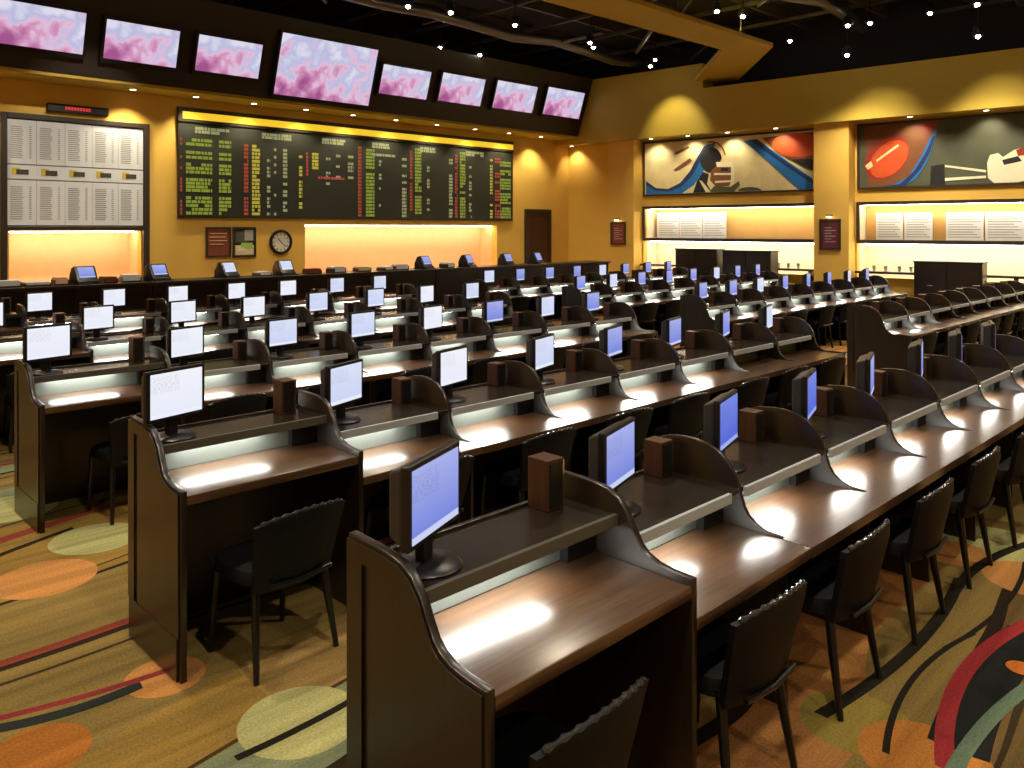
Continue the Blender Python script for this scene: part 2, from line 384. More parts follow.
# dark leaning fascia that carries the televisions
FB, FT = Vector((0, 15.62, 4.78)), Vector((0, 15.08, 6.42))
FU = (FT-FB).normalized(); FN = Vector((0, -FU.z, FU.y))
MB().prism([(FB.y, FB.z), (FT.y, FT.z), (FT.y+.3, FT.z), (YB-.02, FT.z), (YB-.02, FB.z+.12), (FB.y+.06, FB.z+.0)], XL+.02, 18.45, lambda u, v, w: (w, u, v)).build('trim_fascia', 'fascia', kind='structure')
MB().box(XL+.02, 18.45, FB.y+.02, YB-.01, FB.z-.06, FB.z-.001).build('trim_fascia_underside', 'header_yellow', kind='structure')
# angular bulkhead under the ceiling
ZB = 5.95
c0 = on_z(773, 47, ZB); c1 = on_z(722, 50, ZB)
d1 = (on_z(625, 0, ZB)-c0).normalized(); d1i = (on_z(540, 0, ZB)-c1).normalized()
o_l = c0 + d1*17; i_l = c1 + d1i*17; perp = (i_l-o_l).normalized()
e_out = c0 + (on_z(731, 87, ZB)-c0)*1.15; e_in = c1 + (on_z(689, 88, ZB)-c1)*1.12
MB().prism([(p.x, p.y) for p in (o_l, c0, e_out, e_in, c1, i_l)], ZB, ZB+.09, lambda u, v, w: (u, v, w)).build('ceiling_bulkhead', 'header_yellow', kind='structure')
hg = MB()
for k in range(8):
    p = c0 + d1*(.6+k*2.3) + perp*.37
    hg.tube([(p.x, p.y, ZB+.08), (p.x, p.y, ZC)], .02, 6)
hg.build('hanger_rod', 'joist_black', bpy.data.objects['ceiling_bulkhead'])
# open ceiling: joists, cross rails and ducts
for k in range(12):
    y = -5 + k*1.75
    MB().box(XL, 21, y-.04, y+.04, 6.95, ZC).build('joist', 'joist_black', ceil)
for k in range(14):
    x = -4 + k*1.8
    MB().box(x-.025, x+.025, YF, YB, 6.86, 6.94).build('cross_rail', 'joist_black', ceil)
for k in range(5):
    y = 1.2+k*3.1
    MB().tube([(XL+.2+i*1.3, y+.12*math.sin(i*1.7+k), 6.68+.05*math.sin(i*2.3+k)) for i in range(19)], .13, 10).build('flexible_duct', 'duct_dark', ceil, smooth=True)

for k in range(34):
    x, y = random.uniform(2, 18), random.uniform(3, 15); a = random.choice((0, .5*math.pi, .25*math.pi, .8)); L = random.uniform(.5, 1.6); z = random.uniform(6.6, 6.82)
    MB().tube([(x-L*math.cos(a), y-L*math.sin(a), z), (x+L*math.cos(a), y+L*math.sin(a), z)], random.choice((.02, .035, .05)), 8).build('conduit', 'duct_dark', ceil, smooth=True)
# ------------------------------------------------------------------ carrels
DW = .869
T = .03
REG = dict(D=.79, top=.72, ledge=.89, prof=[(.79,1.04),(.72,1.058),(.64,1.068),(.57,1.068),(.5,1.056),(.44,1.03),(.39,.985),(.355,.93),(.335,.865),(.318,.81),(.297,.776),(.26,.748),(.215,.73),(.14,.722)])
RAI = dict(D=.64, top=.84, ledge=1.0, prof=[(.64,1.10),(.45,1.095),(.375,1.085),(.32,1.06),(.275,1.01),(.245,.955),(.22,.915),(.19,.89),(.147,.873),(.09,.865),(.0,.862)])
def end_panel(parent, x0, x1, kind, out=0):
    """full-height gable with S-curved top; out=-1/+1 adds the fielded outer face"""
    D = kind['D']
    pr = kind['prof'] if kind is RAI else kind['prof'][:-1]+[(.13, .735), (.0, .73)]
    o = MB().prism([(D, 0)]+pr+[(0, 0)], x0, x1, lambda u, v, w: (w, u, v)).build('end_panel', 'wood_dark', parent, bevel=.004, smooth=True)
    if out:
        xa = x0-.012 if out < 0 else x1; xb = x0 if out < 0 else x1+.012
        MB().box(xa, xb, .02, D-.02, 0.005, .2).build('plinth', 'wood_dark', o, bevel=.003)
        zc = lambda y: next((za+(zb-za)*(y-ya)/(yb-ya) for (yb, zb), (ya, za) in zip(pr, pr[1:]) if ya <= y <= yb and yb > ya), pr[0][1])
        pp = [(D-.13, .2), (D-.13, zc(D-.13)-.012)]+[(y, z-.012) for y, z in pr if .06 < y < D-.14]+[(.012, pr[-1][1]-.012), (.012, .2)]
        MB().prism(pp, xa+.003, xb-.003, lambda u, v, w: (w, u, v)).build('field_panel', 'wood_dark', o)
        MB().box(xa+.003, xb-.003, D-.085, D-.004, .2, zc(D-.085)-.012).build('back_stile', 'wood_dark', o)
        MB().box(xa+.003, xb-.003, D-.13, D-.085, zc(D-.085)-.07, zc(D-.085)-.012).build('top_rail', 'wood_dark', o)
    return o
def make_carrel(kind, w, left=None, right=None, lamp=True, right_kind=None):
    """origin: front left floor corner; x along the row, y to the back"""
    r = empty('carrel_desk'); zt, zl, D = kind['top'], kind['ledge'], kind['D']
    if left == 'end': end_panel(r, 0, T, kind, -1)
    elif left == 'divider':
        MB().prism([(D-.02, zt-.06)]+[(D-.02, kind['prof'][0][1])]+kind['prof'][1:]+[(.14, zt-.06)], 0, T*.8, lambda u, v, w: (w, u, v)).build('divider', 'wood_dark', r, bevel=.003, smooth=True)
        MB().box(0.002, T*.8-.002, .12, D-.03, 0, zt-.062).build('gable', 'wood_dark', r)
    if right == 'end': end_panel(r, w-T, w, kind, 0 if kind is RAI else 1)
    xa = T if left == 'end' else T*.8 if left == 'divider' else 0; xb = w-(T if right == 'end' else 0)
    MB().box(xa if left != 'divider' else 0.0, xb, 0, .46, zt-.045, zt).build('worktop', 'wood_top', r, bevel=.007, smooth=True) if left != 'divider' else \
        MB().box(.0, xb, 0, .135, zt-.045, zt).box(xa, xb, .135, .46, zt-.045, zt).build('worktop', 'wood_top', r, smooth=True)
    led = MB().box(xa, xb, .335, D-.02, zl-.022, zl).build('ledge', 'wood_ledge', r, bevel=.003)
    MB().box(xa, xb-(0 if kind is RAI else .1), .316, .334, zl-.04, zl+.004).build('ledge_lip', 'lip_dark' if kind is RAI else 'lip_grey', led, bevel=.002)
    MB().box(xa, xb-.16, .46, .475, zt, zl-.023).build('riser', 'riser_grey', r)
    MB().box(xb-.16, xb, .42, .475, zt+.001, zl-.023).build('cable_box', 'black_plastic', r)
    MB().box(xa if left == 'end' else 0, xb, D-.02, D, .0, zl+.012).build('back_panel', 'wood_dark', r, bevel=.003)
    fx = MB().box(xa+.11, xb-.31, .34, .459, zl-.036, zl-.023).build('lamp_housing', 'black_plastic', led)
    MB().box(xa+.12, xb-.32, .342, .455, zl-.044, zl-.0365).build('lamp_tube', 'lamp_white' if lamp else 'lip_grey', led)
    # upright holder box beside the right-hand divider
    x1 = xb-(.08 if kind is RAI else .045); x0 = x1-.09; y0 = D-.13; hb = .19 if kind is RAI else .165
    bx = MB().box(x0, x1, y0, D-.025, zl, zl+hb).build('holder_box', 'wood_box', r, bevel=.004)
    MB().box(x0+.01, x1-.01, y0-.005, y0-.0005, zl+.012, zl+hb-.012).build('box_front', 'black_plastic', bx)
    MB().box(x1-.018, x1-.01, y0-.01, y0-.0055, zl+.01, zl+hb-.005).build('metal_strip', 'chrome', bx)
    return r
protos = {}
def carrel(kind, w, left, right, lamp, loc):
    key = (id(kind), w, left, right, lamp)
    if key not in protos:
        protos[key] = o = make_carrel(kind, w, left, right, lamp)
    else: o = copy_tree(protos[key])
    o.location = loc; return o

# monitor: origin on the ledge under the neck, screen faces -y
def make_monitor(scr):
    r = empty('monitor')
    b = MB().lathe([(.001, 0), (.105, 0), (.11, .006), (.1, .014), (.03, .02), (.001, .021)], 24).build('base', 'black_plastic', r, smooth=True)
    MB().box(-.03, .03, -.005, .03, .015, .14).build('neck', 'black_plastic', r, bevel=.008)
    z0, z1, hw = .099, .352, .168
    body = MB()
    body.add([(-hw, -.03, z0), (hw, -.03, z0), (hw, -.03, z1), (-hw, -.03, z1), (-hw, .0, z0), (hw, .0, z0), (hw, .0, z1), (-hw, .0, z1)], [(0,1,2,3),(0,4,5,1),(1,5,6,2),(2,6,7,3),(3,7,4,0),(4,7,6,5)])
    body.build('casing', 'black_plastic', r, bevel=.006)
    sh = MB(); a = .14
    sh.add([(-hw+.008, .0, z0+.01), (hw-.008, .0, z0+.01), (hw-.008, .0, z1-.008), (-hw+.008, .0, z1-.008), (-a, .055, z0+.03), (a, .055, z0+.03), (a, .055, z1-.03), (-a, .055, z1-.03)], [(0,1,2,3),(0,4,5,1),(1,5,6,2),(2,6,7,3),(3,7,4,0),(4,7,6,5)])
    sh.build('rear_shell', 'monitor_grey', r, bevel=.008)
    MB().box(-.148, .148, -.0325, -.0302, z0+.018, z1-.016).build('screen', scr, r)
    MB().box(.11, .135, -.033, -.0305, z0+.005, z0+.012).build('button_strip', 'monitor_grey', r)
    return r
mon_p = {}
def monitor(scr, loc, rz):
    if scr not in mon_p: mon_p[scr] = o = make_monitor(scr)
    else: o = copy_tree(mon_p[scr])
    o.location = loc; o.rotation_euler = (0, 0, rz); return o

# chair: origin on the floor between the rear feet, sitter faces +y
def slab(fn, nu, nv, t0):
    """closed pillow slab: fn(u,v)->(x,y,z) mid surface, thickness along y"""
    vs = []; fs = []
    for s in (-1, 1):
        for j in range(nv+1):
            for i in range(nu+1):
                u = -1+2*i/nu; v = j/nv
                e = max(abs(u), abs(2*v-1)); th = t0*(1-max(0, e-.75)/.25*.55)
                x, y, z = fn(u, v); vs.append((x, y+s*th/2, z))
    n = (nu+1)*(nv+1)
    for j in range(nv):
        for i in range(nu):
            a = j*(nu+1)+i; b, c, d = a+1, a+nu+2, a+nu+1
            fs += [(a, b, c, d), (n+a, n+d, n+c, n+b)]
    ring = [i for i in range(nu+1)]+[j*(nu+1)+nu for j in range(1, nv+1)]+[nv*(nu+1)+i for i in range(nu-1, -1, -1)]+[j*(nu+1) for j in range(nv-1, 0, -1)]
    for k in range(len(ring)): a, b = ring[k], ring[(k+1) % len(ring)]; fs.append((a, n+a, n+b, b))
    return vs, fs
def make_chair():
    r = empty('dining_chair')
    def back(u, v):
        w = .205+.045*v; z = .385+.36*v - .03*u*u*v
        return (u*w, -.015-.075*v+.045*u*u, z)
    MB().add(*slab(back, 10, 8, .055)).build('backrest', 'vinyl_black', r, smooth=True)
    roll = MB()
    bk = r.children[0]
    path = [back(-.9+1.8*k/36, 1) for k in range(37)]
    roll.tube([(x, y-.002, z+.003) for x, y, z in path], [.0145-.0085*abs(math.cos(k*math.pi/4+.6)) for k in range(37)], 8)
    roll.build('pleated_top_roll', 'roll_black', bk, smooth=True)
    st = []; fs = []
    prof = [(.40, .93), (.415, 1), (.445, 1), (.47, .96), (.48, .8)]
    n = 24
    for z, k in prof:
        for i in range(n):
            a = 2*math.pi*i/n; cx, cy = math.cos(a), math.sin(a); e = .55
            st.append((.225*k*math.copysign(abs(cx)**e, cx), .215+.215*k*math.copysign(abs(cy)**e, cy), z))
    for j in range(len(prof)-1):
        for i in range(n): fs.append((j*n+i, j*n+(i+1) % n, (j+1)*n+(i+1) % n, (j+1)*n+i))
    fs += [tuple(range(n))[::-1], tuple(range((len(prof)-1)*n, len(prof)*n))]
    MB().add(st, fs).build('seat', 'vinyl_black', r, smooth=True)
    for sx in (-1, 1):
        MB().tube([(sx*.185, .045, .44), (sx*.2, .02, .25), (sx*.222, -.02, .0)], [.021, .019, .013], 8).build('leg', 'leg_black', r, smooth=True)
        MB().tube([(sx*.185, .385, .41), (sx*.195, .395, .2), (sx*.2, .405, .0)], [.02, .018, .013], 8).build('leg', 'leg_black', r, smooth=True)
    MB().tube([(-.17, -.046, .425), (0, -.058, .418), (.17, -.046, .425)], .011, 8).build('back_rail', 'leg_black', r, smooth=True)
    return r
chair_p = []
def chair(loc, rz):
    if not chair_p: chair_p.append(make_chair()); o = chair_p[0]
    else: o = copy_tree(chair_p[0])
    o.location = loc; o.rotation_euler = (0, 0, rz); return o

W1 = .974
rows = [(1.39, 1.511), (1.458, 3.617), (1.503, 6.061), (1.60, 8.5), (1.66, 10.95)]
cg, mg, hg_ = 'dark wood carrels set in long rows', 'black monitors on the carrels', 'black chairs tucked under the carrels'
for ri, (X0, Y0) in enumerate(rows):
    rn = ORD[4-ri]+' row from the tellers' if ri < 4 else 'row nearest the tellers'
    for blk in (0, 1):
        if blk == 1 and ri == 0: continue
        x = X0 if blk == 0 else (10.42, 10.42, 10.25, 10.3, 10.4)[ri]
        nu = 8 if blk == 0 else 8
        for u in range(nu):
            raised = blk == 0 and u == 0
            kind = RAI if raised else REG
            w = W1 if raised else DW
            left = 'end' if u == 0 else (None if (u == 1 and blk == 0) else 'divider')
            right = 'end' if raised or u == nu-1 else None
            lamp = not ((blk == 0 and ri == 1 and u >= 6) or (blk == 1 and ri == 1 and u >= 2))
            o = carrel(kind, w, left, right, lamp, (x, Y0, 0))
            st = 'lit' if lamp else 'unlit'
            if raised: wh = f'raised end carrel, {rn}'; lab = f'raised dark wood end carrel with S-curved side panel, {rn}'
            elif blk == 0: wh = f'{ORD[u]} carrel from raised end, {rn}'; lab = f'dark wood carrel, {ORD[u]} counting the raised end one, {rn}'
            else: wh = f'{ORD[u]} carrel past the cross aisle, {rn}'; lab = f'dark wood carrel, {ORD[u]} past the cross aisle, {rn}'
            tag(o, lab, 'desk', cg)
            # monitor
            if not (blk == 1 and ri == 1):
                mx = x + (.158 if raised else .24 if ri == 0 else .215) + random.uniform(-.015, .015); my = Y0+(.46 if raised else .56)
                rz = math.radians((23 if raised and ri == 0 else 17 if ri < 2 else 12) + random.uniform(-3, 3))
                t_ = (mx*rt.x+my*rt.y)/(mx*fw.x+my*fw.y)
                if ri == 0: scr = 'screen_blue' if u < 2 else 'screen_deep' if u < 4 else 'screen_blue'
                elif t_ < -.3: scr = 'screen_white'
                elif t_ < -.05: scr = 'screen_pale' if (u+ri) % 3 else 'screen_white'
                else: scr = 'screen_blue' if (u+ri) % 4 else 'screen_pale'
                m = monitor(scr, (mx, my, kind['ledge']), rz)
                tint = {'screen_white': 'white', 'screen_pale': 'pale', 'screen_blue': 'light blue', 'screen_deep': 'blue'}[scr]
                tag(m, f'black monitor, {tint} screen, {wh}', 'monitor', mg)
            # chair
            cx = x + w/2 + (-.13 if blk == 0 and ri == 0 else random.uniform(-.1, .06)); cy = Y0-.055+random.uniform(-.015, .01); crz = random.uniform(-.08, .08)
            if ri == 0: crz *= .5
            if raised and ri == 0: cx = x+.31; cy = Y0-.05
            if raised and ri == 1: cx = x+.46; cy = Y0-.2; crz = .1
            if raised and ri == 2: cx = x+.62; cy = Y0-.12; crz = .1
            tag(chair((cx, cy, 0), crz), f'black chair, {wh}', 'chair', hg_)
            x += w

# ------------------------------------------------------------------ teller counter along the back wall
YT = 13.55
r = empty('teller_counter', (0, YT, 0)); tag(r, 'long dark teller counter before the back wall', 'counter')
MB().box(.2, 17.0, 0, .7, 1.12, 1.17).build('counter_top', 'counter_dark', r, bevel=.01)
for k in range(14):
    MB().box(.25+k*1.195, .25+k*1.195+1.18, .06, .6, 0, 1.12).build('front_panel', 'counter_dark', r, bevel=.006)
def make_terminal():
    r = empty('betting_terminal')
    MB().prism([(-.16, 0), (.2, 0), (.2, .16), (.12, .34), (.02, .37), (-.10, .1), (-.16, .06)], -.2, .2, lambda u, v, w: (w, u, v)).build('hood', 'black_plastic', r, bevel=.025, seg=3, smooth=True)
    d = Vector((0, .12, .27)).normalized(); n = Vector((0, -d.z, d.y)); c = Vector((0, -.04, .235)) + n*.006
    q = [c+Vector((sx*.15, 0, 0))+d*sy*.11+n*k for k in (0, .004) for sx, sy in ((-1, -1), (1, -1), (1, 1), (-1, 1))]
    MB().add(q, [(3, 2, 1, 0), (4, 5, 6, 7), (0, 1, 5, 4), (1, 2, 6, 5), (2, 3, 7, 6), (3, 0, 4, 7)]).build('screen', 'screen_deep', r)
    MB().box(-.22, .22, -.2, .22, 0, .02).build('tray', 'black_plastic', r, bevel=.005)
    return r
tp = None
tpx = [85, 158, 228, 285, 425, 468, 507, 537]
for i, px in enumerate(tpx):
    p = on_y(px, 275, YT+.3)
    o = make_terminal() if tp is None else copy_tree(tp)
    if tp is None: tp = o
    o.location = (p.x, YT+.3, 1.17); o.scale = (.85, .85, .78); o.rotation_euler = (0, 0, math.radians(12+4*(i % 3)))
    if i in (0, 2, 3):
        for ch in o.children:
            if ch.name.startswith('screen'):
                ch.data = ch.data.copy(); ch.data.materials[0] = M['screen_pale' if i else 'screen_blue']
    tag(o, f'black hooded betting terminal on the teller counter, {ORD[i]} from the white sheet board end', 'terminal', 'hooded terminals on the teller counter')
for i, (px, wdt, h, m) in enumerate(((8, .3, .1, 'paper'), (36, .35, .06, 'paper'), (60, .2, .12, 'niche_orange'), (108, .22, .1, 'poster_maroon'), (130, .3, .12, 'paper'), (262, .25, .08, 'paper'), (312, .3, .1, 'poster_maroon'), (336, .3, .12, 'paper'), (362, .3, .1, 'cream_paint'), (385, .25, .08, 'paper'), (400, .3, .12, 'paper'), (447, .25, .12, 'paper'))):
    p = on_y(px, 275, YT+.35); e = empty('paper_tray', (p.x, YT+.35, 1.171)); e.rotation_euler = (0, 0, .2*math.sin(i*3))
    MB().box(-wdt/2, wdt/2, -.13, .13, 0, .02).box(-wdt/2, -wdt/2+.01, -.13, .13, .02, h*.7).box(wdt/2-.01, wdt/2, -.13, .13, .02, h*.7).build('tray', 'counter_dark', e)
    MB().box(-wdt/2+.015, wdt/2-.015, -.12, .12, .021, h).build('paper_stack', m, e)
    tag(e, f'tray of papers on the teller counter, {ORD[i]} from the white sheet board end', 'paper tray', 'paper trays on the teller counter')

# ------------------------------------------------------------------ back wall fittings
YW = YB-.06
# odds board
bx0, bx1 = on_y(178, 200, YW).x, on_y(513, 200, YW).x; bz0, bz1 = 2.27, 4.24
r = empty('odds_board', (0, YB, bz0)); tag(r, 'wide black electronic odds board with rows of coloured figures and yellow top strip', 'odds board')
def bb(mb, x0, x1, y0, y1, z0, z1): return mb.box(x0, x1, y0-YB, y1-YB, z0-bz0, z1-bz0)
bb(MB(), bx0, bx1, YW, YB-.002, bz0, bz1).build('panel', 'board_black', r, bevel=.01)
bb(MB(), bx0, bx1, YW-.03, YB-.002, bz1+.001, bz1+.3).build('strip_frame', 'frame_dark', r)
bb(MB(), bx0+.08, bx1-.03, YW-.045, YW-.031, bz1+.06, bz1+.21).build('lit_yellow_strip', 'sign_yellow', r)
leds = {k: MB() for k in ('led_green', 'led_yellow', 'led_red', 'led_pale')}
def text(px0, px1, v0, v1, colr, dens=.85, rows_=None, solid=False):
    xa, xb = on_y(px0, 200, YW).x, on_y(px1, 200, YW).x
    H = bz1-bz0; nr = max(1, int(round((v1-v0)*24)))
    for j in range(nr):
        if random.random() > dens: continue
        z = bz1-(v0+(v1-v0)*(j+.5)/nr)*H
        xx = xa
        while xx < xb-.02:
            l = min(random.choice((.07, .12, .2)), xb-xx)
            if random.random() < .94: bb(leds[colr], xx, xx+l-.02, YW-.006, YW-.001, z-.03, z+.03)
            xx += l
groups = [(.16, .25), (.29, .39), (.42, .54), (.58, .73), (.77, .97)]
for g in groups: text(186, 213, *g, 'led_green', 1); text(219, 232, *g, 'led_green', 1); text(180, 183, *g, 'led_red')
text(244, 249, .18, .97, 'led_red', 1); text(252, 261, .18, .97, 'led_yellow', 1)
for a, b in ((267, 271), (274, 277), (283, 288)): text(a, b, .2, .97, 'led_pale', .6)
text(299, 303, .22, .97, 'led_yellow', .6); text(306, 309, .22, .5, 'led_red', 1); text(312, 319, .22, .42, 'led_yellow', 1)
for a, b in ((326, 331), (336, 341), (348, 354)): text(a, b, .22, .6, 'led_pale', .6)
text(318, 345, .46, .53, 'led_red', .8); text(358, 362, .1, .97, 'led_red', 1); text(366, 375, .12, .97, 'led_green', .95)
text(372, 396, .08, .3, 'led_pale', .4); text(379, 382, .25, .97, 'led_pale', .6); text(402, 407, .2, .97, 'led_pale', .7); text(410, 413, .1, .97, 'led_red', 1)
text(415, 422, .06, .97, 'led_green', .95); text(427, 430, .2, .97, 'led_pale', .6); text(449, 453, .12, .97, 'led_pale', .7); text(455, 458, .1, .97, 'led_red', 1)
text(460, 466, .06, .97, 'led_green', .95); text(469, 472, .2, .97, 'led_pale', .6); text(490, 493, .12, .97, 'led_yellow', .7); text(495, 501, .1, .97, 'led_red', .7); text(500, 511, .1, .97, 'led_green', .8)
for a, b in ((195, 230), (262, 292), (322, 346), (372, 390), (420, 436), (466, 484)): text(a, b, .04, .11, 'led_pale', 1)
for k, mb in leds.items(): mb.build(k.split('_')[1]+'_figures', k, r, kind='stuff')
# white sheet board
wx0, wx1 = on_y(7, 200, YW).x, on_y(143, 200, YW).x; z0, z1, zm0, zm1 = 2.09, 4.02, 2.94, 3.19
r = empty('sheet_board', (wx0, YW, z0)); tag(r, 'large white board of printed betting sheets in a dark frame', 'board')
def lb(mb, a, b, y0, y1, c, d): return mb.box(a-wx0, b-wx0, y0-YW, y1-YW, c-z0, d-z0)
f = MB(); lb(f, wx0-.1, wx0, YW-.04, YB-.002, .9, z1+.1); lb(f, wx1, wx1+.12, YW-.04, YB-.002, .9, z1+.1); lb(f, wx0, wx1, YW-.04, YB-.002, z1, z1+.1); lb(f, wx0, wx1, YW-.04, YB-.002, z0-.06, z0)
f.build('frame', 'frame_dark', r, bevel=.01)
lb(MB(), wx0, wx1, YW-.0, YB-.002, z0, z1).build('backing', 'ink_dark', r)
ink, iny, ind = MB(), MB(), MB()
cw = (wx1-wx0)/5
for k in range(5):
    a = wx0+k*cw
    for c, d in ((z0+.02, zm0-.02), (zm1+.02, z1-.02)):
        sh = lb(MB(), a+.003, a+cw-.003, YW-.008, YW-.001, c, d).build('sheet', 'paper', r)
        nl = 16
        for j in range(nl):
            z = d-.12-(d-c-.2)*j/nl
            x2 = a+.05+.25*cw*random.uniform(.8, 1.1)
            lb(ink, a+.05, x2+.08, YW-.011, YW-.009, z-.014, z+.004)
            lb(ink, a+cw*.74, a+cw*.82, YW-.011, YW-.009, z-.012, z+.004)
    lb(MB(), a+.001, a+cw-.001, YW-.008, YW-.001, zm0, zm1).build('heading_card', 'paper', r)
    lb(iny, a+.07, a+cw*.42, YW-.012, YW-.0095, zm0+.07, zm1-.05); lb(ind, a+cw*.3, a+cw*.72, YW-.0145, YW-.0125, zm0+.08, zm1-.08)
ink.build('printed_lines', 'ink_grey', r, kind='stuff'); iny.build('yellow_marks', 'ink_yellow', r); ind.build('heading_letters', 'ink_dark', r)
# small LED sign
p0 = on_y(47, 104, YW); p1 = on_y(108, 104, YW)
r = empty('led_sign', (p0.x, YB, 4.2)); tag(r, 'small black sign with red lit characters above the white sheet board', 'sign')
Lg = p1.x-p0.x
MB().box(0, Lg, -.1, -.005, 0, .15).build('case', 'black_plastic', r, bevel=.008)
sr = MB()
for k in range(9): sr.box(Lg*.28+k*.05, Lg*.28+k*.05+.035, -.104, -.1005, .05, .11)
sr.build('red_characters', 'sign_red', r)
# posters and clock
def poster(name, px0, px1, py0, py1, m, label, blobs=()):
    a = on_y(px0, py0, YB-.03); b = on_y(px1, py1, YB-.03)
    o = empty(name, (a.x, YB, b.z)); tag(o, label, 'poster'); w_, h_ = b.x-a.x, a.z-b.z
    fr = MB()
    for x0, x1, z0_, z1_ in ((0, w_, 0, .04), (0, w_, h_-.04, h_), (0, .04, .04, h_-.04), (w_-.04, w_, .04, h_-.04)): fr.box(x0, x1, -.04, -.003, z0_, z1_)
    fr.build('frame', 'frame_dark', o)
    MB().box(.04, w_-.04, -.025, -.003, .04, h_-.04).build('print', m, o)
    for i, (x0, x1, z0_, z1_, mm) in enumerate(blobs): MB().box(x0*w_, x1*w_, -.028-.001*i, -.0255, z0_*h_, z1_*h_).build('printed_shape', mm, o)
poster('wall_poster', 206, 231, 227, 257, 'poster_maroon', 'reddish brown framed poster on the back wall beside the photo poster', [(.15, .85, .78, .8, 'cream_paint'), (.15, .8, .66, .68, 'cream_paint'), (.15, .85, .54, .56, 'cream_paint'), (.15, .7, .42, .44, 'cream_paint')])
poster('wall_poster', 233, 256, 227, 257, 'dark_paint', 'framed photo poster with green and white shapes beside the wall clock', [(.1, .9, .08, .4, 'cream_paint'), (.12, .6, .5, .85, 'grey_paint'), (.5, .88, .55, .9, 'ink_grey'), (.35, .85, .3, .48, 'led_green'), (.2, .5, .2, .32, 'white_paint')])
p = on_y(281, 242, YB-.04); rr = .27
r = empty('wall_clock', (p.x, YB-.003, p.z)); tag(r, 'round white wall clock with a black rim on the back wall', 'clock')
RX = Matrix.Rotation(math.pi/2, 4, 'X')
MB().lathe([(.2, 0), (rr, 0), (rr+.012, .03), (rr, .06), (rr-.05, .06), (rr-.055, .03), (.2, .02)], 32, RX).build('rim', 'black_plastic', r, smooth=True)
MB().lathe([(.001, .02), (rr-.05, .02), (rr-.05, .032), (.001, .032)], 32, RX).build('face', 'clock_face', r)
tk = MB()
for k in range(12):
    m = Matrix.Rotation(k*math.pi/6, 4, 'Y'); tk.box(-.008, .008, -.036, -.0325, .155, .205, m)
tk.build('hour_marks', 'black_plastic', r)
for ang, L in ((-.75, .11), (2.3, .16)): MB().box(-.008, .008, -.041, -.037, -.02, L, Matrix.Rotation(ang, 4, 'Y')).build('hand', 'black_plastic', r)
# door
a = on_y(527, 210, YB-.03); b = on_y(549, 210, YB-.03)
dr = MB().box(a.x, b.x, YB-.03, YB-.002, 0, a.z-.05).build('door_1', 'door_brown', kind='structure')
fr = MB(); fr.box(a.x-.08, a.x, YB-.06, YB-.002, 0, a.z+.03).box(b.x, b.x+.08, YB-.06, YB-.002, 0, a.z+.03).box(a.x, b.x, YB-.06, YB-.002, a.z-.05, a.z+.03)
fr.build('door_frame', 'frame_dark', dr)
MB().box(a.x+.12, a.x+.2, YB-.06, YB-.03, 1.0, 1.2).build('door_handle', 'chrome', dr)
for z0_, z1_ in ((.2, .95), (1.25, a.z-.25)): MB().box(a.x+.18, b.x-.18, YB-.04, YB-.0305, z0_, z1_).build('door_panel', 'door_brown', dr, bevel=.004)

# televisions on the leaning fascia
tvs = [((-4, -3), (86, 14), (83, 54), (-6, 43)), ((106, 19), (180, 31), (176, 68), (104, 58)), ((198, 35), (263, 44), (258, 79), (196, 70)), ((282, 33), (377, 49), (370, 105), (274, 95)),
       ((383, 65), (431, 71), (427, 99), (379, 94)), ((443, 73), (485, 79), (481, 106), (438, 101)), ((497, 81), (537, 86), (533, 113), (493, 108)), ((548, 88), (585, 92), (579, 119), (543, 114))]
for i, q in enumerate(tvs):
    P = [on_plane(*c, FB+FN*.1, FN) for c in q]
    cx = sum(p.x for p in P)/4; wv = (P[1].x-P[0].x+P[2].x-P[3].x)/2; vv = [(p-FB).dot(FU) for p in P]; cv = sum(vv)/4; hv = (vv[0]+vv[1]-vv[2]-vv[3])/2
    o = empty('television'); B = FB + FU*cv + FN*.0; o.matrix_world = Matrix.Translation((cx, B.y, B.z)) @ Matrix(((1, 0, 0), (0, FU.y, FN.y), (0, FU.z, FN.z))).to_4x4()
    e = .05
    MB().box(-wv/2-e, wv/2+e, -hv/2-e-.03, hv/2+e, .0, .09).build('casing', 'black_plastic', o, bevel=.012)
    bz = MB()
    for x0, x1, y0, y1 in ((-wv/2-e, wv/2+e, hv/2, hv/2+e), (-wv/2-e, wv/2+e, -hv/2-e-.03, -hv/2), (-wv/2-e, -wv/2, -hv/2, hv/2), (wv/2, wv/2+e, -hv/2, hv/2)): bz.box(x0, x1, y0, y1, .0905, .108)
    bz.build('bezel', 'black_plastic', o)
    MB().box(-wv/2, wv/2, -hv/2, hv/2, .0905, .098).build('screen', 'tv_picture', o)
    tag(o, f'{"largest " if i == 3 else ""}flat television with pink cloudy picture, {ORD[i]} of eight along the fascia', 'television', 'televisions along the dark fascia')

